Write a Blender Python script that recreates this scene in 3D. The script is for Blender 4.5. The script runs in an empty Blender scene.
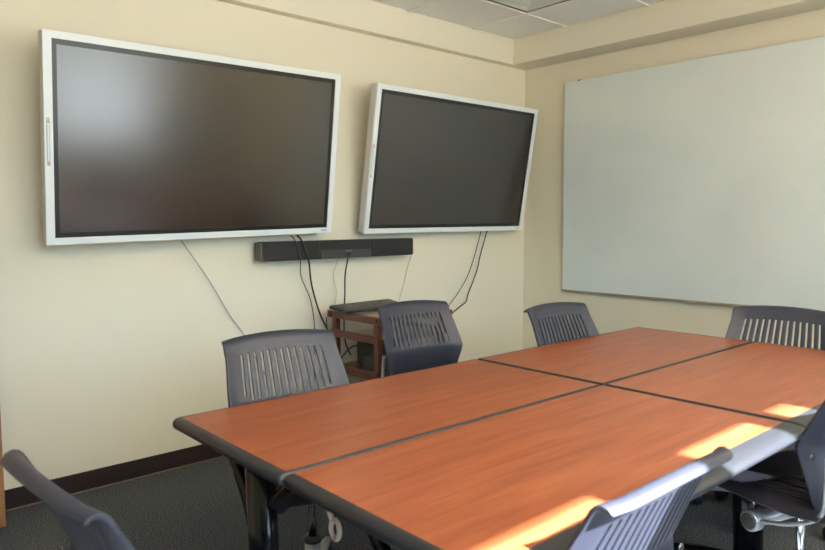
import bpy, bmesh, math, random
from mathutils import Vector, Matrix, Euler
SC = bpy.context.scene
C = SC.collection
R = math.radians
PI = math.pi
random.seed(7)

# ------------------------------------------------------------------ camera
cam_d = bpy.data.cameras.new('camera')
cam = bpy.data.objects.new('camera', cam_d); C.objects.link(cam)
F_PX, CAM, YAW, PITCH, ROLL = 687.95, Vector((-4.2301, -3.3901, 1.2698)), -0.73495, 0.07934, -0.00374
fw = Vector((-math.sin(YAW)*math.cos(PITCH), math.cos(YAW)*math.cos(PITCH), -math.sin(PITCH)))
r0 = Vector((math.cos(YAW), math.sin(YAW), 0)); u0 = r0.cross(fw)
rt = r0*math.cos(ROLL) + u0*math.sin(ROLL); up = -r0*math.sin(ROLL) + u0*math.cos(ROLL)
m = Matrix(((rt.x, up.x, -fw.x, CAM.x), (rt.y, up.y, -fw.y, CAM.y), (rt.z, up.z, -fw.z, CAM.z), (0, 0, 0, 1)))
cam.matrix_world = m
cam_d.sensor_width = 36; cam_d.lens = F_PX/825*36; cam_d.clip_start = 0.02
cam_d.dof.use_dof = True; cam_d.dof.focus_distance = 3.2; cam_d.dof.aperture_fstop = 5.0
SC.camera = cam

# ------------------------------------------------------------------ world, sun, exposure
SC.view_settings.view_transform = 'Standard'; SC.view_settings.look = 'None'
SC.view_settings.gamma = 1; SC.view_settings.use_curve_mapping = False
SC.view_settings.exposure = 0.37
w = bpy.data.worlds.new('world'); SC.world = w; w.use_nodes = True
nt = w.node_tree; nt.nodes.clear()
wo = nt.nodes.new('ShaderNodeOutputWorld'); bg = nt.nodes.new('ShaderNodeBackground')
tc = nt.nodes.new('ShaderNodeTexCoord'); sx = nt.nodes.new('ShaderNodeSeparateXYZ')
mr = nt.nodes.new('ShaderNodeMapRange'); mr.inputs[1].default_value = -1; mr.inputs[2].default_value = 1
cr = nt.nodes.new('ShaderNodeValToRGB')
nt.links.new(tc.outputs['Generated'], sx.inputs[0]); nt.links.new(sx.outputs[2], mr.inputs[0])
nt.links.new(mr.outputs[0], cr.inputs[0]); nt.links.new(cr.outputs[0], bg.inputs[0]); nt.links.new(bg.outputs[0], wo.inputs[0])
e = cr.color_ramp.elements
e[0].position = 0.0; e[0].color = (.80, .86, .92, 1)
e[1].position = 1.0; e[1].color = (.50, .72, 1.0, 1)
for p, c in ((.44, (.88, .95, 1.0)), (.485, (.16, .20, .14)), (.51, (.30, .40, .28)), (.53, (.54, .76, 1.0)), (.7, (.48, .72, 1.0))):
    k = e.new(p); k.color = (*c, 1)
bg.inputs[1].default_value = 8.2

SUN_EL = R(39)
sd = bpy.data.lights.new('sun', 'SUN'); sd.energy = 68; sd.angle = 0.012; sd.color = (.93, .965, 1)
sun = bpy.data.objects.new('sun', sd); C.objects.link(sun)
sun.rotation_euler = Vector((0, math.cos(SUN_EL), -math.sin(SUN_EL))).to_track_quat('-Z', 'Y').to_euler()
SC.cycles.use_denoising = True
SC.cycles.max_bounces = 10; SC.cycles.diffuse_bounces = 7; SC.cycles.transparent_max_bounces = 12
SC.cycles.sample_clamp_indirect = 6
WIN = [(-4.60, -3.07), (-2.715, -2.33), (-2.20, -2.05), (-1.97, -0.95)]
WZ0, WZ1, WY = 0.80, 2.305, -4.4
RX, CEIL = -6.4, 2.587
for (x0, x1) in WIN:        # sky portals in the window openings
    l = bpy.data.lights.new('window_daylight', 'AREA'); l.shape = 'RECTANGLE'; l.size = x1-x0; l.size_y = WZ1-WZ0
    l.cycles.is_portal = True
    o = bpy.data.objects.new('window_daylight', l); C.objects.link(o); o.location = ((x0+x1)/2, WY-0.16, (WZ0+WZ1)/2)
    o.rotation_euler = Vector((0, 1, 0)).to_track_quat('-Z', 'Z').to_euler()

# ------------------------------------------------------------------ materials
def mat(name, col, rough=.5, metal=0, spec=.5, coat=0, bump=None, var=None, emit=None):
    """bump=(scale,strength,dist)  var=(scale, col2, stretch xyz)"""
    M = bpy.data.materials.new(name); M.use_nodes = True; n = M.node_tree; b = n.nodes['Principled BSDF']
    b.inputs['Base Color'].default_value = (*col, 1); b.inputs['Roughness'].default_value = rough
    b.inputs['Metallic'].default_value = metal; b.inputs['Specular IOR Level'].default_value = spec
    b.inputs['Coat Weight'].default_value = coat; b.inputs['Coat Roughness'].default_value = .1
    t = n.nodes.new('ShaderNodeTexCoord')
    if var:
        mp = n.nodes.new('ShaderNodeMapping'); mp.inputs['Scale'].default_value = var[2] if len(var) > 2 else (1, 1, 1)
        no = n.nodes.new('ShaderNodeTexNoise'); no.inputs['Scale'].default_value = var[0]; no.inputs['Detail'].default_value = 5
        rp = n.nodes.new('ShaderNodeValToRGB'); rp.color_ramp.elements[0].color = (*col, 1); rp.color_ramp.elements[1].color = (*var[1], 1)
        rp.color_ramp.elements[0].position = .35; rp.color_ramp.elements[1].position = .65
        n.links.new(t.outputs['Object'], mp.inputs[0]); n.links.new(mp.outputs[0], no.inputs[0]); n.links.new(no.outputs[0], rp.inputs[0])
        n.links.new(rp.outputs[0], b.inputs['Base Color'])
    if bump:
        nb = n.nodes.new('ShaderNodeTexNoise'); nb.inputs['Scale'].default_value = bump[0]; nb.inputs['Detail'].default_value = 4
        bp = n.nodes.new('ShaderNodeBump'); bp.inputs['Strength'].default_value = bump[1]; bp.inputs['Distance'].default_value = bump[2]
        n.links.new(t.outputs['Object'], nb.inputs[0]); n.links.new(nb.outputs[0], bp.inputs['Height']); n.links.new(bp.outputs[0], b.inputs['Normal'])
    return M

WALL = mat('cream_paint', (.76, .705, .555), .65, bump=(160, .12, .003), var=(1.2, (.78, .725, .575)))
CEILT = mat('ceiling_tile', (.92, .92, .88), .9, bump=(220, .4, .003), var=(260, (.84, .84, .80)))
TBAR = mat('ceiling_grid_white', (.88, .87, .81), .5)
BASEB = mat('dark_brown_vinyl', (.016, .009, .008), .45)
STRIP = mat('carpet_edge_tan', (.16, .11, .07), .7)
def carpet():
    M = mat('carpet', (.03, .035, .036), 1.0, spec=.1, bump=(420, .35, .003)); n = M.node_tree; b = n.nodes['Principled BSDF']
    t = n.nodes.new('ShaderNodeTexCoord'); no = n.nodes.new('ShaderNodeTexNoise'); no.inputs['Scale'].default_value = 170; no.inputs['Detail'].default_value = 3
    rp = n.nodes.new('ShaderNodeValToRGB'); el = rp.color_ramp.elements
    el[0].position = .36; el[0].color = (.018, .026, .034, 1); el[1].position = .66; el[1].color = (.17, .17, .165, 1)
    k = el.new(.5); k.color = (.062, .072, .078, 1)
    n.links.new(t.outputs['Object'], no.inputs[0]); n.links.new(no.outputs[0], rp.inputs[0]); n.links.new(rp.outputs[0], b.inputs['Base Color'])
    return M
CARPET = carpet()
def wood(name, c1, c2, c3, rough, scl=(1.2, 22, 22), spec=.5, coat=0):
    M = mat(name, c1, rough, spec=spec, coat=coat); n = M.node_tree; b = n.nodes['Principled BSDF']
    t = n.nodes.new('ShaderNodeTexCoord'); mp = n.nodes.new('ShaderNodeMapping'); mp.inputs['Scale'].default_value = scl
    oi = n.nodes.new('ShaderNodeObjectInfo'); va = n.nodes.new('ShaderNodeVectorMath'); va.operation = 'ADD'
    sc_ = n.nodes.new('ShaderNodeVectorMath'); sc_.operation = 'SCALE'; sc_.inputs['Scale'].default_value = 9
    n.links.new(oi.outputs['Location'], sc_.inputs[0]); n.links.new(t.outputs['Object'], mp.inputs[0])
    n.links.new(mp.outputs[0], va.inputs[0]); n.links.new(sc_.outputs[0], va.inputs[1])
    a = n.nodes.new('ShaderNodeTexNoise'); a.inputs['Scale'].default_value = 2.2; a.inputs['Detail'].default_value = 9; a.inputs['Distortion'].default_value = .7
    n.links.new(va.outputs[0], a.inputs[0])
    rp = n.nodes.new('ShaderNodeValToRGB'); el = rp.color_ramp.elements
    el[0].position = .28; el[0].color = (*c2, 1); el[1].position = .72; el[1].color = (*c3, 1); k = el.new(.48); k.color = (*c1, 1)
    n.links.new(a.outputs[0], rp.inputs[0])
    fi = n.nodes.new('ShaderNodeTexNoise'); fi.inputs['Scale'].default_value = 9; fi.inputs['Detail'].default_value = 3
    n.links.new(va.outputs[0], fi.inputs[0])
    mx = n.nodes.new('ShaderNodeMix'); mx.data_type = 'RGBA'; mx.blend_type = 'MULTIPLY'; mx.inputs['Factor'].default_value = .45
    n.links.new(rp.outputs[0], mx.inputs['A']); n.links.new(fi.outputs[0], mx.inputs['B']); n.links.new(mx.outputs['Result'], b.inputs['Base Color'])
    return M
CHERRY = wood('cherry_laminate', (.34, .092, .034), (.27, .064, .022), (.42, .128, .052), .33, spec=.45, scl=(1.1, 13, 13))
CARTW = wood('dark_cherry_wood', (.13, .030, .014), (.09, .02, .01), (.17, .045, .02), .35)
DOORW = wood('door_oak_veneer', (.40, .19, .08), (.33, .14, .055), (.46, .23, .10), .4, scl=(14, 14, 1))
EDGE = mat('charcoal_edge_plastic', (.018, .020, .025), .40, bump=(300, .1, .001))
BLACKG = mat('gloss_black_metal', (.005, .005, .006), .16, spec=.35)
BLACKP = mat('black_plastic', (.012, .012, .014), .42)
CHAIRP = mat('charcoal_blue_plastic', (.023, .025, .039), .46, bump=(420, .12, .0008))
SEATP = mat('black_blue_plastic', (.020, .021, .030), .46, bump=(420, .12, .0008))
SILVER = mat('silver_painted_metal', (.42, .44, .47), .36, metal=.6)
CHROME = mat('chrome', (.75, .76, .78), .12, metal=1)
WHITEP = mat('white_plastic', (.78, .82, .84), .35)
SIDEP = mat('pale_grey_plastic', (.66, .64, .62), .45)
BEZEL = mat('black_bezel', (.008, .008, .009), .3)
SCREEN = mat('dark_screen_glass', (.016, .014, .013), .21, spec=.42)
SCREEN.node_tree.nodes['Principled BSDF'].inputs['IOR'].default_value = 1.95
ORANGE = mat('orange_mark', (.75, .36, .12), .5)
GREYM = mat('grey_mark', (.35, .37, .40), .5)
FABRIC = mat('black_speaker_cloth', (.018, .018, .018), .85, bump=(900, .5, .001))
BARP = mat('dark_grey_plastic', (.035, .034, .033), .5)
BARSIDE = mat('brown_grey_plastic', (.10, .085, .07), .5)
LENS = mat('lens_glass', (.002, .002, .002), .08, spec=.8)
GLASSB = mat('pale_green_glass', (.74, .80, .79), .05, spec=.6, var=(2.2, (.70, .765, .75)))
GEDGE = mat('glass_edge', (.30, .26, .20), .3)
SHELF = mat('light_tan_laminate', (.48, .38, .30), .45)
KEYB = mat('black_keyboard', (.018, .018, .018), .4)
KEYC = mat('key_cap', (.10, .095, .085), .5)
CABLEB = mat('black_cable', (.01, .01, .01), .5)
CABLEG = mat('grey_blue_cable', (.28, .30, .40), .5)
CABLEW = mat('pale_cable', (.50, .44, .34), .5)
CABLED = mat('dark_grey_cable', (.06, .055, .05), .5)
TAPE = mat('beige_strap', (.50, .42, .34), .6)
VENTW = mat('vent_white', (.72, .72, .66), .45)
ALU = mat('window_frame_metal', (.60, .60, .58), .4, metal=.4)
BOXG = mat('dark_grey_box', (.045, .045, .045), .6)
PINK = mat('faded_stain', (.80, .50, .40), .7)
def pane_mat():
    M = bpy.data.materials.new('window_glass'); M.use_nodes = True; n = M.node_tree; n.nodes.clear()
    o = n.nodes.new('ShaderNodeOutputMaterial'); mx = n.nodes.new('ShaderNodeMixShader'); fr = n.nodes.new('ShaderNodeFresnel'); fr.inputs[0].default_value = 1.3
    a = n.nodes.new('ShaderNodeBsdfTransparent'); g = n.nodes.new('ShaderNodeBsdfGlossy'); g.inputs['Roughness'].default_value = .02
    n.links.new(fr.outputs[0], mx.inputs[0]); n.links.new(a.outputs[0], mx.inputs[1]); n.links.new(g.outputs[0], mx.inputs[2]); n.links.new(mx.outputs[0], o.inputs[0])
    return M
PANE = pane_mat()

# ------------------------------------------------------------------ mesh helpers
def box(bm, x0, x1, y0, y1, z0, z1, bev=0, seg=2, M=None):
    t = bmesh.new(); bmesh.ops.create_cube(t, size=1)
    for v in t.verts: v.co = Vector(((x0+x1)/2+v.co.x*(x1-x0), (y0+y1)/2+v.co.y*(y1-y0), (z0+z1)/2+v.co.z*(z1-z0)))
    if bev: bmesh.ops.bevel(t, geom=list(t.edges), offset=bev, segments=seg, affect='EDGES', profile=.5)
    merge(bm, t, M)
def merge(bm, t, M=None):
    if M is not None: bmesh.ops.transform(t, matrix=M, verts=t.verts)
    vs = [bm.verts.new(v.co) for v in t.verts]; t.verts.index_update()
    for f in t.faces:
        try: g = bm.faces.new([vs[v.index] for v in f.verts]); g.smooth = f.smooth
        except ValueError: pass
    t.free()
def tube(bm, pts, r, n=10, cap=True, flat=1.0):
    """round (or flattened) tube along points; r number or list"""
    pts = [Vector(p) for p in pts]; rs = r if isinstance(r, (list, tuple)) else [r]*len(pts)
    rings = []; side = None
    for i, p in enumerate(pts):
        d = (pts[min(i+1, len(pts)-1)]-pts[max(i-1, 0)]).normalized()
        if side is None:
            ref = Vector((0, 0, 1)) if abs(d.z) < .9 else Vector((0, 1, 0)); side = d.cross(ref).normalized()
        else: side = (side-d*side.dot(d)).normalized()
        u = side.cross(d)
        rings.append([bm.verts.new(p+(side*math.cos(2*PI*k/n)+u*math.sin(2*PI*k/n)*flat)*rs[i]) for k in range(n)])
    for a, b in zip(rings, rings[1:]):
        for k in range(n):
            f = bm.faces.new((a[k], a[(k+1) % n], b[(k+1) % n], b[k])); f.smooth = True
    if cap:
        bm.faces.new(rings[0][::-1]); bm.faces.new(rings[-1])
def lathe(bm, prof, cx=0, cy=0, n=24, M=None):
    t = bmesh.new(); rings = []
    for r, z in prof:
        rings.append([t.verts.new((cx+r*math.cos(2*PI*k/n), cy+r*math.sin(2*PI*k/n), z)) for k in range(n)])
    for a, b in zip(rings, rings[1:]):
        for k in range(n):
            f = t.faces.new((a[k], a[(k+1) % n], b[(k+1) % n], b[k])); f.smooth = True
    t.faces.new(rings[0][::-1]); t.faces.new(rings[-1]); merge(bm, t, M)
def smooth_path(pts, k=6):
    P = [Vector(p) for p in pts]; out = []
    for i in range(len(P)-1):
        a = P[max(i-1, 0)]; b = P[i]; c = P[i+1]; d = P[min(i+2, len(P)-1)]
        for j in range(k):
            t = j/k; out.append(.5*((2*b)+(c-a)*t+(2*a-5*b+4*c-d)*t*t+(3*b-a-3*c+d)*t**3))
    out.append(P[-1]); return out
def prism(bm, poly, y0, y1, axis='y', bev=0):
    """extrude polygon; axis y: poly=(x,z); axis x: poly=(y,z); axis z: poly=(x,y)"""
    t = bmesh.new()
    f = {'y': lambda p, d: (p[0], d, p[1]), 'x': lambda p, d: (d, p[0], p[1]), 'z': lambda p, d: (p[0], p[1], d)}[axis]
    a = [t.verts.new(f(p, y0)) for p in poly]; b = [t.verts.new(f(p, y1)) for p in poly]; n = len(poly)
    t.faces.new(a); t.faces.new(b[::-1])
    for k in range(n): t.faces.new((a[k], b[k], b[(k+1) % n], a[(k+1) % n]))
    bmesh.ops.recalc_face_normals(t, faces=t.faces)
    if bev: bmesh.ops.bevel(t, geom=list(t.edges), offset=bev, segments=2, affect='EDGES')
    merge(bm, t)
def obj(name, bm, m_, parent=None, recalc=True):
    if recalc: bmesh.ops.recalc_face_normals(bm, faces=bm.faces)
    me = bpy.data.meshes.new(name); bm.to_mesh(me); bm.free(); me.materials.append(m_)
    o = bpy.data.objects.new(name, me); C.objects.link(o)
    if parent: o.parent = parent
    return o
def B(): return bmesh.new()
def thing(name, label, cat, loc=(0, 0, 0), rz=0, group=None):
    o = bpy.data.objects.new(name, None); C.objects.link(o); o.location = loc; o.rotation_euler = (0, 0, rz); o.empty_display_size = .1
    return tag(o, label, cat, group)
def tag(o, label, cat, group=None):
    o['label'] = label; o['category'] = cat
    if group: o['group'] = group
    return o
def struct(name, bm, m_, parent=None, label=None):
    o = obj(name, bm, m_, parent)
    if parent is None: o['kind'] = 'structure'
    if label: o['label'] = label
    return o
def copy_tree(o, parent=None):
    c = o.copy(); C.objects.link(c); c.parent = parent
    for ch in [x for x in C.objects if x.parent is o]: copy_tree(ch, c)
    return c

# ------------------------------------------------------------------ room shell
b = B(); box(b, RX-.2, .15, WY-.2, .15, -.1, 0); struct('floor', b, CARPET, label='dark grey speckled carpet floor')
b = B(); box(b, RX-.2, 0.15, 0, .15, 0, CEIL+.1); struct('wall_back', b, WALL, label='cream wall behind the two screens')
b = B(); box(b, 0, .15, WY-.2, 0, 0, CEIL+.1); struct('wall_right', b, WALL, label='cream wall behind the glass writing board')
b = B(); box(b, RX-.2, RX, WY-.2, 0, 0, CEIL+.1); struct('wall_left', b, WALL)
b = B()
xs = [RX] + [v for wn in WIN for v in wn] + [0]
box(b, RX, 0, WY-.2, WY, 0, WZ0); box(b, RX, 0, WY-.2, WY, WZ1, CEIL+.1)
for i in range(0, len(xs), 2): box(b, xs[i], xs[i+1], WY-.2, WY, WZ0, WZ1)
struct('wall_front', b, WALL, label='wall with the windows behind the camera')
for i, (x0, x1) in enumerate(WIN):
    b = B(); t = .03
    y0, y1 = WY-.15, WY-.10
    box(b, x0, x1, y0, y1, WZ0, WZ0+t); box(b, x0, x1, y0, y1, WZ1-t*.3, WZ1)
    box(b, x0, x0+.01, y0, y1, WZ0, WZ1); box(b, x1-.01, x1, y0, y1, WZ0, WZ1)
    fr = struct('window_%d' % (i+1), b, ALU)
    b = B(); box(b, x0+.01, x1-.01, WY-.13, WY-.124, WZ0+t, WZ1-t*.3); struct('pane', b, PANE, fr)
# dropped ceiling: slab, tiles drawn as real boards between bars
b = B(); box(b, RX, 0, WY, 0, CEIL+.03, CEIL+.1); struct('ceiling', b, TBAR, label='suspended ceiling of square white tiles')
GX, GY, TT = -.6486, -.5225, .61
ceil = C.objects['ceiling']
SO_Y, SO_X, SO_Z = .0648, .22, 2.4048
VENT_CELL = (1, 1)
bt = B(); bb = B()
for i in range(0, 12):
    for j in range(0, 9):
        x1 = GX-TT*(i-1); x0 = x1-TT; y1 = GY-TT*(j-1); y0 = y1-TT
        x1 = min(x1, -SO_X); y1 = min(y1, -SO_Y); x0 = max(x0, RX); y0 = max(y0, WY)
        if x1-x0 < .03 or y1-y0 < .03: continue
        if (i, j) == VENT_CELL: continue
        box(bt, x0+.0125, x1-.0125, y0+.0125, y1-.0125, CEIL-.0005, CEIL+.028, .002, 1)
for i in range(0, 12):
    x = GX-TT*i
    if x > RX: box(bb, x-.0075, x+.0075, WY, -SO_Y, CEIL-.005, CEIL+.03)
for j in range(0, 8):
    y = GY-TT*j
    if y > WY: box(bb, RX, -SO_X, y-.0075, y+.0075, CEIL-.0052, CEIL+.03)
obj('ceiling_tiles', bt, CEILT, ceil); obj('ceiling_grid', bb, TBAR, ceil)
b = B(); box(b, RX, 0, -SO_Y, 0, SO_Z, CEIL+.03, .003, 1); struct('trim_1', b, WALL, label='shallow cream bulkhead along the top of the screen wall')
b = B(); box(b, -SO_X, 0, WY, -SO_Y, SO_Z, CEIL+.03, .003, 1); struct('trim_2', b, WALL, label='deeper cream bulkhead along the top of the writing board wall')
BH = .0925
def baseboard(name, x0, x1, y0, y1):
    b = B(); box(b, x0, x1, y0, y1, 0, BH, .002, 1); struct(name, b, BASEB, label='dark brown vinyl baseboard')
baseboard('baseboard_back', RX, 0, -.008, 0); baseboard('baseboard_right', -.008, 0, WY, -.008)
baseboard('baseboard_left', RX, RX+.008, WY, -.008); baseboard('baseboard_front', RX+.008, -.008, WY, WY+.008)
b = B(); box(b, RX, -.008, -.017, -.008, 0, .006, .002, 1); struct('trim_3', b, STRIP, label='thin tan strip where the carpet meets the baseboard')
b = B(); box(b, -2.01, -.2, WY-2.3, WY-.2, 2.34, 2.44); struct('added_sun_block', b, WALL, label='added unseen slab outside that blocks sun from the last window')  # unseen slab added outside to keep direct sun out of this window
# open wooden door leaf at the left edge
d = struct('door_1', (lambda b: (box(b, -4.5, -3.631, -.215, -.171, .012, 2.12, .003, 1), b)[1])(B()), DOORW, label='brown wooden door leaf standing against the screen wall')
b = B(); lathe(b, [(.026, 0), (.026, .008), (.011, .012), (.011, .04)], n=20, M=Matrix.Translation((-4.43, -.215, 1.0)) @ Matrix.Rotation(R(90), 4, 'X'))
tube(b, [(-4.43, -.255, 1), (-4.40, -.262, 1), (-4.31, -.262, 1)], .009); obj('door_handle', b, CHROME, d)

# unseen fill lamp added behind the camera: warm light up to the ceiling
pl = thing('added_fill_lamp', 'added fill lamp, long and white, hanging unseen behind the camera near the windows', 'lamp', (-2.7, -3.95, 2.22))
b = B(); box(b, -1.9, 1.9, -.09, .09, -.03, .0, .006, 2); box(b, -1.9, 1.9, -.09, -.083, -.03, .03); box(b, -1.9, 1.9, .083, .09, -.03, .03); obj('housing', b, WHITEP, pl)
for xx in (-1.4, 1.4):
    b = B(); tube(b, [(xx, 0, 0), (xx, 0, CEIL-2.225)], .003); obj('suspension_wire', b, CHROME, pl)
l = bpy.data.lights.new('added_fill_light', 'AREA'); l.shape = 'RECTANGLE'; l.size = 3.7; l.size_y = .14; l.energy = 140; l.color = (1, .86, .64)  # added fill light, aimed up at the ceiling
o = bpy.data.objects.new('added_fill_light', l); C.objects.link(o); o.location = (-2.7, -3.95, 2.235); o.rotation_euler = (PI, 0, 0)

# ceiling air diffuser
x1, y1 = GX-.012, GY-.012; x0, y0 = GX-TT+.012, GY-TT+.012
vx, vy = (x0+x1)/2, (y0+y1)/2; hh = (x1-x0)/2
v = thing('ceiling_vent', 'square white ceiling air diffuser with its shaded gap painted black near the corner', 'vent', (vx, vy, CEIL))
def ring(bm, ra, za, rb, zb, th=.003):
    for k in range(4):
        M = Matrix.Rotation(k*PI/2, 4, 'Z'); t = bmesh.new()
        P = [(-ra, ra, za), (ra, ra, za), (rb, rb, zb), (-rb, rb, zb)]
        a = [t.verts.new(p) for p in P]; c = [t.verts.new((p[0], p[1], p[2]+th)) for p in P]
        t.faces.new(a); t.faces.new(c[::-1])
        for q in range(4): t.faces.new((a[q], c[q], c[(q+1) % 4], a[(q+1) % 4]))
        merge(bm, t, M)
b = B(); ring(b, hh, -.001, hh-.018, -.001); obj('frame', b, TBAR, v)
b = B(); ring(b, hh-.012, -.003, hh-.034, -.003); box(b, -hh+.02, hh-.02, -hh+.02, hh-.02, .03, .034); obj('shadow_gap', b, BEZEL, v)  # black ring paints the shade in the gap round the diffuser
b = B(); ring(b, hh-.033, -.004, hh-.12, .022); ring(b, hh-.115, -.006, hh-.19, .02); obj('louvre', b, VENTW, v)
b = B(); box(b, -hh+.19, hh-.19, -hh+.19, hh-.19, -.006, .0, .002, 1); obj('centre_plate', b, VENTW, v)

# ------------------------------------------------------------------ glass board
wb = thing('whiteboard', 'large pale green frameless glass writing board on the right wall', 'whiteboard', (-.0, -1.637, 1.505))
L2 = 1.25; HB = (2.2517-.7577)/2
b = B(); box(b, -.030, -.024, -L2, L2, -HB, HB, .001, 1); obj('glass_panel', b, GLASSB, wb)
b = B()
box(b, -.024, -.020, -L2, L2, -HB, -HB+.02); box(b, -.024, -.020, -L2, L2, HB-.004, HB); box(b, -.024, -.020, L2-.004, L2, -HB, HB); box(b, -.024, -.020, -L2, -L2+.004, -HB, HB)
obj('panel_edge', b, GEDGE, wb)
b = B(); box(b, -.033, 0, -L2, L2, -HB-.012, -HB+.002, .001, 1); obj('gap_shade_strip', b, GEDGE, wb)  # brown strip drawn for the shade in the gap below the board
for yy in (L2-.12, -L2+.12):
    for zz in (HB,):
        b = B(); box(b, -.036, 0, yy-.008, yy+.008, zz-.006, zz+.006, .002, 1); obj('mounting_clip', b, GEDGE, wb)

# ------------------------------------------------------------------ wall screens
W_, H_ = 1.516, .882
def screen(q, label):
    t = thing('wall_display', label, 'screen')
    x, y, z, ya, ti, ro = q
    t.rotation_mode = 'XYZ'
    Mx = Matrix.Translation((x, y, z)) @ Matrix.Rotation(ya, 4, 'Z') @ Matrix.Rotation(ti, 4, 'X') @ Matrix.Rotation(ro, 4, 'Y')
    t.matrix_world = Mx
    fb = .035; D = .075
    hw, hh = W_/2, H_/2
    b = B()
    def frame(bm, w0, h0, w1, h1, ya_, yb_, bev=0):
        box(bm, -w0, w0, ya_, yb_, h1, h0, bev); box(bm, -w0, w0, ya_, yb_, -h0, -h1, bev)
        box(bm, -w0, -w1, ya_, yb_, -h1, h1, bev); box(bm, w1, w0, ya_, yb_, -h1, h1, bev)
    frame(b, hw, hh, hw-.034, hh-.030, 0, .012, 0); obj('frame', b, WHITEP, t)
    b = B(); box(b, -hw+.0015, hw-.0015, .012, .062, -hh+.0015, hh-.0015, .006, 2); obj('casing', b, SIDEP, t, )
    b = B(); frame(b, hw-.034, hh-.030, hw-.054, hh-.052, .005, .011); obj('bezel', b, BEZEL, t)
    b = B(); box(b, -hw+.054, hw-.054, .007, .011, -hh+.052, hh-.052); obj('display_panel', b, SCREEN, t)
    b = B(); box(b, -hw+.010, -hw+.020, -.0012, 0, -.10, .09, .003, 2); cp = obj('control_strip', b, WHITEP, t)
    b = B(); box(b, -hw+.0075, -hw+.0215, -.0008, 0, -.103, .093, .0003, 1); obj('strip_outline', b, GREYM, cp)
    for zz in (.08, -.09):
        b = B(); prism(b, [(-hw+.010, zz-.008), (-hw+.020, zz-.008), (-hw+.015, zz+.010)], -.0018, -.0012); obj('arrow_mark', b, ORANGE, cp)
    b = B(); box(b, hw-.075, hw-.035, -.0006, 0, -hh+.012, -hh+.019); obj('badge', b, GREYM, t)
    # tilting wall bracket behind
    b = B(); box(b, -.32, .32, .064, .072, -.22, .22, .002, 1); obj('mounting_plate', b, BLACKP, t)
    return t, Mx
TVQ = [(-2.670, -.213, 1.621, .038, .150, -.022), (-.913, -.187, 1.627, .013, .168, -.003)]
s1, M1 = screen(TVQ[0], 'larger-looking white-framed wall display on the left with bright window reflections')
s2, M2 = screen(TVQ[1], 'white-framed wall display nearest the room corner, tilted down, plain grey screen')
for s, Mx in ((s1, M1), (s2, M2)):
    inv = Mx.inverted()
    b = B()
    for xx in (-.25, .25):
        P = Mx @ Vector((xx, .066, .12)); Q = Vector((P.x, -.004, P.z)); tube(b, [inv @ P, inv @ Q], .012)
    P = Mx @ Vector((0, .066, .12)); box(b, P.x-.3, P.x+.3, -.006, 0, P.z-.08, P.z+.08, M=inv)
    obj('wall_bracket', b, BLACKP, s)

# ------------------------------------------------------------------ conference bar
cb = thing('conference_sound_bar', 'long black speaker bar with centre camera mounted under the displays', 'sound bar', (-1.797, 0, 1.102))
b = B(); box(b, -.546, .546, -.098, -.02, -.054, .054, .012, 3); obj('housing', b, BARP, cb)
for x0, x1 in ((-.540, -.178), (.203, .540)):
    b = B(); box(b, x0, x1, -.104, -.096, -.052, .054, .003, 2); obj('speaker_grille', b, FABRIC, cb)
b = B(); box(b, -.172, .198, -.101, -.096, -.002, .054, .002, 1); obj('centre_grille', b, FABRIC, cb)
b = B(); box(b, -.172, .198, -.108, -.096, -.052, -.006, .003, 2); cp = obj('camera_panel', b, BARP, cb)
b = B(); lathe(b, [(.013, 0), (.013, .006), (.010, .009), (.001, .009)], n=20, M=Matrix.Translation((.02, -.107, -.028)) @ Matrix.Rotation(R(90), 4, 'X')); obj('camera_lens', b, LENS, cp)
b = B(); box(b, .003, .045, -.1085, -.108, -.0135, -.0105); obj('badge', b, GREYM, cp)
b = B(); box(b, -.3, .3, -.022, 0, -.03, .03); obj('wall_bracket', b, BLACKP, cb)
for xx in (-.556, .546):
    b = B(); box(b, xx, xx+.010, -.094, -.024, -.050, .050, .004, 2); obj('end_cap', b, BARSIDE, cb)

# ------------------------------------------------------------------ equipment cart
CX0, CX1, CY0, CY1 = -1.925, -1.405, -.56, -.14
ct = thing('equipment_cart', 'dark cherry wood equipment cart against the wall under the sound bar', 'cart', ((CX0+CX1)/2, (CY0+CY1)/2, 0))
hx, hy = (CX1-CX0)/2, (CY1-CY0)/2
for sx_ in (-1, 1):
    for sy_ in (-1, 1):
        b = B(); px, py = sx_*(hx-.018), sy_*(hy-.02); box(b, px-.016, px+.016, py-.020, py+.020, .055, .715, .003, 1); lg = obj('leg', b, CARTW, ct)
        b = B(); lathe(b, [(.004, 0), (.022, .008), (.025, .025), (.022, .042), (.004, .05)], n=14, M=Matrix.Translation((px-.010, py, .025)) @ Matrix.Rotation(R(90), 4, 'Y') @ Matrix.Translation((0, 0, -.01)))
        tube(b, [(px, py, .03), (px, py, .058)], .006); obj('caster', b, BLACKP, lg)
for sx_ in (-1, 1):
    for z0, z1 in ((.712, .752), (.605, .645), (.40, .45)):
        b = B(); xa = sx_*(hx-.002); box(b, xa-.012, xa+.012, -hy-.03 if z0 > .7 else -hy, hy+(.03 if z0 > .7 else 0), z0, z1, .002, 1); obj('side_rail', b, CARTW, ct)
b = B(); box(b, -hx+.01, hx-.01, -hy+.01, hy-.01, .722, .738, .001, 1); obj('top_shelf', b, SHELF, ct)
for yy in (-1, 1):
    b = B(); box(b, -hx-.02, hx+.04, yy*hy-.011, yy*hy+.011, .722, .746, .002, 1); obj('shelf_edge', b, CARTW, ct)
b = B(); box(b, -hx+.01, hx-.01, -hy+.02, hy-.02, .605, .620, .001, 1); obj('middle_shelf', b, SHELF, ct)
b = B(); box(b, -hx-.01, hx+.03, -hy-.012, -hy+.006, .608, .630, .002, 1); obj('shelf_edge', b, CARTW, ct)
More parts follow.
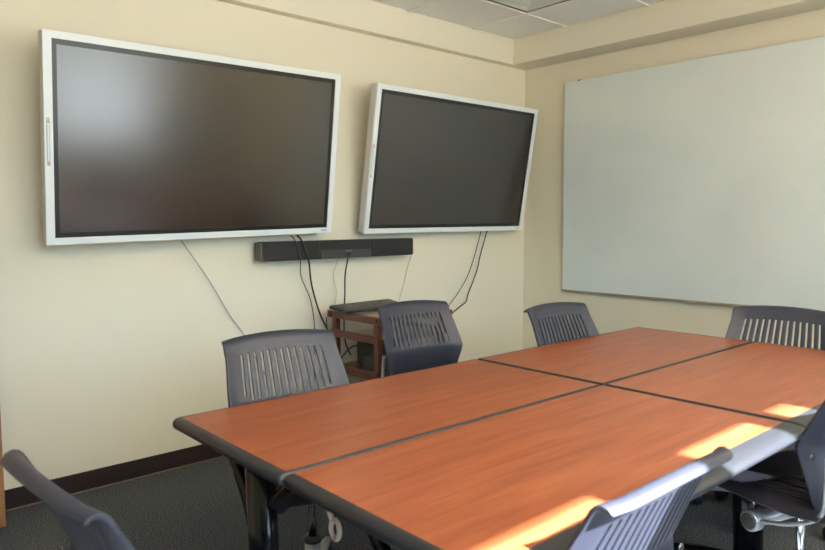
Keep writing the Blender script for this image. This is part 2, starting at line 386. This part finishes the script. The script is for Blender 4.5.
b = B(); box(b, -hx+.01, hx-.01, -hy+.005, hy-.005, .412, .432, .001, 1); obj('bottom_shelf', b, CARTW, ct)

# keyboard
kb = thing('keyboard', 'black computer keyboard lying on top of the wooden cart', 'keyboard', (-1.735, -.25, .7535), R(3))
b = B(); prism(b, [(-.078, 0), (.078, .014), (.078, .034), (-.078, .010)], -.235, .235, 'x', .003); obj('case', b, KEYB, kb)
b = B()
ang = math.atan2(.022, .17)
for r in range(6):
    yk = .062-r*.0232; zk = .0225+yk*math.tan(ang)
    xk = -.222
    row = ([.0165]*21) if r < 4 else ([.0165]*20)
    while xk < .215:
        wk = .0165 if not (r == 5 and -.12 < xk < 0.0) else .10
        if xk+wk > .226: break
        box(b, xk, xk+wk, yk-.009, yk+.009, zk-.002, zk+.006, .0015, 1, M=None); xk += wk+.0035
o = obj('keycaps', b, KEYC, kb)

# devices on the cart's bottom shelf
def device(name, label, cat, x, y, z, w_, d_, h_, m_, rz=0):
    t = thing(name, label, cat, (x, y, z), rz)
    b = B(); box(b, -w_/2, w_/2, -d_/2, d_/2, 0, h_, .006, 2); obj('case', b, m_, t)
    b = B()
    for k in range(5): box(b, -w_/2+.02+k*.012, -w_/2+.026+k*.012, -d_/2-.0012, -d_/2+.002, h_*.3, h_*.7)
    obj('vent_slots', b, BLACKP, t)
    return t
device('power_supply', 'dark grey power supply brick at the front of the cart bottom shelf', 'power supply', -1.82, -.42, .432, .13, .09, .08, BOXG)
device('mini_computer', 'black mini computer case standing at the back of the cart bottom shelf', 'computer', -1.70, -.28, .432, .18, .16, .13, BLACKP)
device('cable_box', 'small black box to the right on the cart bottom shelf', 'box', -1.54, -.42, .432, .14, .10, .075, BLACKP)

# ------------------------------------------------------------------ cables
def cable(pts, r, m_, label, name='cable'):
    b = B(); tube(b, smooth_path(pts), r, 8); o = obj(name, b, m_); tag(o, label, 'cable'); return o
cable([(-2.776, -.055, 1.172), (-2.69, -.035, 1.06), (-2.60, -.025, .93), (-2.50, -.02, .76), (-2.428, -.02, .659), (-2.36, -.02, .52), (-2.25, -.02, .33)], .0025, CABLEG, 'thin blue-grey cable slanting down the wall from the left display')
cable([(-2.15, -.075, 1.188), (-2.14, -.112, 1.15), (-2.115, -.112, 1.05), (-2.07, -.05, .95), (-2.0, -.03, .82), (-1.975, -.03, .70), (-1.968, -.025, .60), (-1.97, -.02, .3)], .0028, CABLED, 'thin dark cable crossing the left end of the sound bar')
cable([(-2.11, -.075, 1.188), (-2.10, -.115, 1.15), (-2.06, -.115, 1.04), (-2.0, -.05, .90), (-1.93, -.03, .72), (-1.84, -.03, .55), (-1.80, -.05, .42), (-1.70, -.06, .15)], .005, CABLEB, 'thick black cable crossing the sound bar and dropping beside the cart')
cable([(-1.765, -.09, 1.047), (-1.795, -.10, .95), (-1.80, -.10, .82), (-1.80, -.09, .72), (-1.78, -.07, .55), (-1.76, -.1, .46)], .0045, CABLEB, 'black cable hanging from the middle of the sound bar down behind the keyboard')
cable([(-1.81, -.06, 1.05), (-1.83, -.03, .95), (-1.81, -.03, .84), (-1.83, -.03, .72), (-1.84, -.03, .5)], .0022, CABLEW, 'thin pale cable beside the black one below the sound bar middle')
cable([(-1.215, -.05, 1.05), (-1.225, -.02, .97), (-1.27, -.02, .83), (-1.31, -.02, .72), (-1.35, -.02, .45)], .002, CABLEW, 'thin pale cable hanging from the right end of the sound bar')
cable([(-.546, -.05, 1.19), (-.59, -.03, 1.02), (-.66, -.03, .88), (-.76, -.03, .76), (-.862, -.03, .665), (-.93, -.03, .55), (-1.0, -.03, .3)], .0028, CABLEB, 'thinner left one of two black cables hanging from the corner display')
cable([(-.482, -.05, 1.19), (-.53, -.03, 1.02), (-.57, -.03, .90), (-.66, -.03, .74), (-.68, -.03, .69), (-.76, -.03, .65), (-.852, -.03, .598), (-.95, -.03, .50), (-1.05, -.03, .3)], .004, CABLEB, 'thicker right one of two black cables hanging from the corner display')
cable([(-1.78, -.19, .50), (-1.80, -.22, .54), (-1.86, -.22, .53), (-1.91, -.20, .47), (-1.90, -.16, .44)], .004, CABLEB, 'black cable looping over the devices on the cart bottom shelf')
cable([(-1.90, -.05, .70), (-1.89, -.05, .58), (-1.85, -.05, .50), (-1.84, -.06, .40), (-1.86, -.05, .28)], .003, CABLEB, 'thin black cable behind the left side of the cart')

# ------------------------------------------------------------------ tables
TH, TT_ = .72, .03
TROT = -.0126
def make_table(label, w_, d_, loc, fe, wide_back, insets=(.115, .115), le=.024):
    """w along x, d depth; fe: front edge width; origin at table centre on the floor"""
    t = thing('training_table', label, 'table', loc, TROT, 'cherry tables pushed together into one conference table')
    hx, hy = w_/2, d_/2
    be = wide_back
    b = B(); box(b, -hx+le, hx-.010, -hy+fe, hy-be, TH-TT_, TH, .0008, 1); obj('tabletop', b, CHERRY, t)
    # moulded edging with a rounded nose: one profile swept round the top, elliptical corners
    re_ = .010
    prof = [(0, TH+.0004), (.35, TH+.0002), (.72, TH-.003), (.93, TH-.009), (1, TH-.016), (.94, TH-.024), (.72, TH-TT_), (0, TH-TT_)]
    b = B(); loops = []
    for cx, cy, wx, wy, a0 in ((1, 1, re_, be, 0), (-1, 1, le, be, 90), (-1, -1, le, fe, 180), (1, -1, re_, fe, 270)):
        for q in range(5):
            th = R(a0+q*22.5); ex = .8 if wx > .02 else .4
            ct_, st_ = math.cos(th), math.sin(th); ct_ = math.copysign(abs(ct_)**ex, ct_) if abs(ct_) > 1e-6 else 0; st_ = math.copysign(abs(st_)**ex, st_) if abs(st_) > 1e-6 else 0
            ix, iy = cx*(hx-wx), cy*(hy-wy)
            loops.append([b.verts.new((ix+wx*p*ct_, iy+wy*p*st_, z)) if p > 0 else b.verts.new((ix+.0005*math.cos(th), iy+.0005*math.sin(th), z)) for p, z in prof])
    N_ = len(loops)
    for i in range(N_):
        A_, D_ = loops[i], loops[(i+1) % N_]
        for k in range(len(prof)-1):
            f = b.faces.new((A_[k], D_[k], D_[k+1], A_[k+1])); f.smooth = True
    obj('edge_band', b, EDGE, t)
    # underframe: beam and folding C legs
    b = B(); box(b, -hx+.16, hx-.16, -.03, .03, TH-.075, TH-TT_-.002, .004, 1); obj('beam', b, BLACKG, t)
    for s in (-1, 1):
        x = s*(hx-insets[0 if s < 0 else 1])
        b = B(); box(b, x-.045, x+.045, -.20, .20, TH-.048, TH-TT_-.001, .004, 1)
        tube(b, [(x, 0, TH-.06), (x, -.02, .12)], [.036, .032], 16, flat=1.5)
        tube(b, smooth_path([(x-.02*s, .235, TH-.045), (x, .14, TH-.10), (x, .055, TH-.22), (x, .03, .40)]), [.016]*6+[.018]*6+[.018]*6+[.02], 10)
        tube(b, smooth_path([(x-.02*s, -.235, TH-.045), (x, -.16, TH-.09), (x, -.06, TH-.17)]), .016, 10)
        lg = obj('leg', b, BLACKG, t)
        b = B(); fr_ = smooth_path([(x, -hy+.07, .065), (x, -.10, .095), (x, -.02, .11), (x, .10, .095), (x, hy-.07, .065)]); tube(b, fr_, .026, 12, flat=.7); obj('foot', b, BLACKG, lg)
        for yy in (-hy+.08, hy-.08):
            b = B()
            for q in (-.014, .014): lathe(b, [(.010, -.006), (.024, -.005), (.026, 0), (.024, .005), (.010, .006)], n=16, M=Matrix.Translation((x+q, yy, .0262)) @ Matrix.Rotation(R(90), 4, 'Y'))
            box(b, x-.02, x+.02, yy-.02, yy+.02, .038, .056, .004, 1); obj('caster', b, BLACKP, lg)
        b = B(); lathe(b, [(.022, -.02), (.026, -.015), (.026, .015), (.022, .02)], n=18, M=Matrix.Translation((x, -.055, TH-.065)) @ Matrix.Rotation(R(90), 4, 'Y'))
        tube(b, [(x-.03*s, -.03, TH-.07), (x-.03*s, -.13, TH-.075)], .008); obj('folding_latch', b, CHROME if s < 0 else BLACKP, lg)
    return t
OT = Vector((-3.466, -1.533, 0)); RM = Matrix.Rotation(TROT, 3, 'Z')
def tloc(a, b_): return OT + RM @ Vector((a, -b_, 0))
make_table('cherry-topped table at the left end of the back row, towards the screen wall', 1.232, .586, tloc(.616, .293), .012, .012, (.115, .62))
make_table('cherry-topped table at the right end of the back row, nearest the room corner', 1.208, .586, tloc(1.845, .293), .012, .012, (.365, .115), .010)
make_table('nearest cherry-topped table, long sunlit strips along its front edge', 1.226, .632, tloc(.620, .589+.316), .062, .005, (.115, .62))
make_table('cherry-topped table cut off by the right edge of the photo, one small sun patch', 1.208, .632, tloc(1.845, .589+.316), .062, .005, (.365, .115), .010)

# strap loop hanging below the nearest table
b = B()
n = 28
tube(b, smooth_path([(-3.36, -2.160, .688), (-3.365, -2.150, .66), (-3.366, -2.150, .625), (-3.362, -2.158, .600)], 5), .007, 8, flat=.5)
for k in range(n):
    pass
pts = [(-3.36+.004*math.sin(k), -2.166+.016*math.cos(2*PI*k/24), .580+.022*math.sin(2*PI*k/24)) for k in range(25)]
tube(b, [Vector((-3.36, p[1], p[2])) for p in pts], .006, 8, cap=True)
tag(obj('strap_loop', b, TAPE), 'beige strap loop hanging under the nearest table edge', 'strap')

# ------------------------------------------------------------------ chairs
NS = 13
def back_mesh():
    bm = B()
    rows = [(.480, -.215, .190, 0), (.53, -.203, .198, 0), (.58, -.190, .208, 0), (.625, -.178, .218, 0), (.650, -.174, .222, 0), (.662, -.177, .2215, 0), (.675, -.183, .220, 0),
            (.70, -.194, .218, 0), (.735, -.210, .214, 0), (.765, -.224, .210, 0), (.785, -.234, .207, 0), (.803, -.243, .205, 0), (.818, -.251, .205, 0), (.832, -.258, .205, 0),
            (.843, -.264, .2045, 0), (.849, -.270, .203, 0), (.851, -.277, .201, 0), (.849, -.284, .198, 0), (.843, -.289, .195, 0)]
    # slots from row 5/6 to row 11
    sw, pitch, half = .0080, .0252, (NS-1)/2
    ux = [-1.0, -.965, -.90, -.82]
    us = []
    for k in range(NS):
        c = (k-half)*pitch; us += [c-sw/2, c+sw/2]
    us = [x/.213 for x in us]
    U = ux+us+[-x for x in reversed(ux)]
    grid = []
    for z, y, hw, _ in rows:
        k = min(1, max(0, (z-.5)/.35)); line = []
        for u in U:
            wing = max(0, abs(u)-.80)/.20*(1-.6*k)
            zz = z + .015*(1-u*u)*k**2
            yy = y + .018*u*u + .020*wing
            line.append(bm.verts.new((u*hw*1.03, yy, zz)))
        grid.append(line)
    for i in range(len(rows)-1):
        for j in range(len(U)-1):
            sj = j-4
            if sj >= 0 and sj < 2*NS and sj % 2 == 0:
                k = sj//2; lo = 5 if 1 <= k <= NS-2 else 6
                if lo <= i <= 10: continue
            bm.faces.new((grid[i][j], grid[i][j+1], grid[i+1][j+1], grid[i+1][j])).smooth = True
    return bm
def seat_mesh():
    bm = B()
    ys = [-.205, -.19, -.17, -.13, -.08, -.03, .02, .04, .10, .16, .205, .232, .245, .248]
    sw, pitch, half = .0085, .0235, (NS-1)/2
    us = []
    for k in range(NS):
        c = (k-half)*pitch; us += [c-sw/2, c+sw/2]
    U = [-.235, -.228, -.21, -.18]+us+[.18, .21, .228, .235]
    grid = []
    for y in ys:
        line = []
        nar = 1-.06*max(0, -(y+.05)/.16)-(.10*max(0, (y-.19)/.058)**2)
        for x in U:
            u = x/.235
            z = .478 - .012*(1-u*u) - (.020*max(0, abs(u)-.9)/.1) - .030*max(0, (y-.16)/.088)**2 + .010*max(0, (-y-.13)/.07)
            line.append(bm.verts.new((x*nar, y, z)))
        grid.append(line)
    for i in range(len(ys)-1):
        for j in range(len(U)-1):
            sj = j-4
            if 0 <= sj < 2*NS and sj % 2 == 0 and 2 <= i <= 6: continue
            bm.faces.new((grid[i][j], grid[i][j+1], grid[i+1][j+1], grid[i+1][j])).smooth = True
    return bm
def solid(o, th, off=-1):
    s = o.modifiers.new('thickness', 'SOLIDIFY'); s.thickness = th; s.offset = off; s.use_even_offset = True
    bv = o.modifiers.new('soft_edges', 'BEVEL'); bv.width = .0015; bv.segments = 2; bv.limit_method = 'ANGLE'; bv.angle_limit = R(50)
def make_chair():
    t = thing('task_chair', 'x', 'chair')
    o = obj('backrest', back_mesh(), CHAIRP, t); solid(o, .009, 1)
    o = obj('seat', seat_mesh(), SEATP, t); solid(o, .006, 1)
    b = B(); prism(b, [(-.16, .445), (.17, .445), (.14, .425), (.05, .395), (-.09, .395), (-.15, .42)], -.09, .09, 'x', .006); obj('tilt_mechanism', b, BLACKP, t)
    b = B(); tube(b, [(-.205, 0, .392), (.205, 0, .392)], .021, 20)
    for s in (-1, 1): lathe(b, [(.027, 0), (.030, .004), (.030, .03), (.026, .034)], n=24, M=Matrix.Translation((s*.205, 0, .392)) @ Matrix.Rotation(s*R(90), 4, 'Y') @ Matrix.Translation((0, 0, -.012)))
    sb = obj('support_tube', b, SILVER, t)
    for s in (-1, 1):
        b = B(); lathe(b, [(.023, 0), (.023, .003), (.020, .005), (.001, .005)], n=24, M=Matrix.Translation((s*.2265, 0, .392)) @ Matrix.Rotation(s*R(90), 4, 'Y')); obj('end_cap', b, BARP, sb)
    for s in (-1, 1):
        b = B(); tube(b, smooth_path([(s*.205, -.01, .394), (s*.212, -.12, .43), (s*.208, -.198, .48), (s*.203, -.208, .56), (s*.198, -.206, .635)]), .0075, 10, flat=.8); obj('back_support', b, SILVER, t)
        b = B(); lathe(b, [(.009, 0), (.009, .003), (.002, .004)], n=12, M=Matrix.Translation((s*.207, -.172, .63)) @ Matrix.Rotation(R(-90), 4, 'X')); obj('bolt', b, CHROME, t)
    b = B(); lathe(b, [(.014, .20), (.014, .395), (.013, .40)], n=18); o = obj('gas_lift', b, CHROME, t)
    b = B(); lathe(b, [(.030, .20), (.030, .213), (.026, .218), (.016, .22)], n=22); obj('lift_collar', b, BLACKP, o)
    b = B(); lathe(b, [(.030, .065), (.036, .07), (.036, .12), (.027, .135), (.027, .20)], n=24)
    for k in range(5):
        a = 2*PI*k/5+.3; M = Matrix.Rotation(a, 4, 'Z'); tt = bmesh.new()
        tube(tt, [(.025, 0, .098), (.12, 0, .095), (.22, 0, .083), (.285, 0, .072)], [.026, .023, .019, .014], 12, flat=.62); merge(b, tt, M)
    obj('star_base', b, SILVER, t)
    for k in range(5):
        a = 2*PI*k/5+.3; M = Matrix.Rotation(a, 4, 'Z') @ Matrix.Translation((.275, 0, 0)) @ Matrix.Rotation(random.uniform(0, 6), 4, 'Z')
        b = B(); tt = bmesh.new(); tube(tt, [(0, 0, .062), (0, 0, .075)], .006); box(tt, -.004, .004, -.01, .03, .02, .06, .003, 1)
        lathe(tt, [(.024, -.004), (.028, -.003), (.028, .003), (.024, .004)], n=18, M=Matrix.Translation((0, .012, .034)) @ Matrix.Rotation(R(90), 4, 'Y')); merge(b, tt, M); cs = obj('caster', b, BLACKP, t)
        for q in (-.012, .012):
            b = B(); tt = bmesh.new(); lathe(tt, [(.008, -.008), (.022, -.007), (.025, -.003), (.025, .003), (.022, .007), (.008, .008)], n=18, M=Matrix.Translation((q, .012, .0252)) @ Matrix.Rotation(R(90), 4, 'Y')); merge(b, tt, M); obj('wheel', b, BLACKP, cs)
    return t
proto = make_chair()
# x, y, heading of the sitter (0 = facing +y), label
CH = [
    (-2.986, -1.510, PI-.143, 'slatted charcoal chair between the screen wall and the left half of the tables'),
    (-2.014, -1.155, PI-.106, 'slatted charcoal chair pulled back in front of the wooden cart'),
    (-1.567, -1.690, PI-.062, 'slatted black chair at the far table side, nearest the room corner'),
    (-1.178, -2.263, PI/2+.14, 'black slatted chair at the right end of the tables below the glass board'),
    (-3.674, -2.113, -PI/2+.059, 'dark slatted chair in the left foreground, cut off by the bottom edge'),
    (-3.126, -2.580, -.013, 'sunlit slatted chair in the foreground, its back against the near table edge'),
    (-2.03, -2.69, R(-18), 'dark chair at the right edge of the photo with sun on its seat'),
]
for i, (x, y, rz, lb) in enumerate(CH):
    o = proto if i == 0 else copy_tree(proto)
    dz = {4: -.025, 5: -.025, 6: .018}.get(i, 0)                    # gas lift set a little lower
    for ch in [q for q in C.objects if q.parent is o]:
        if dz and not ch.name.startswith(('star_base', 'caster')): ch.location.z = dz
    o.location = (x, y, 0); o.rotation_euler = (0, 0, rz); tag(o, lb, 'chair', 'slatted charcoal task chairs around the tables')
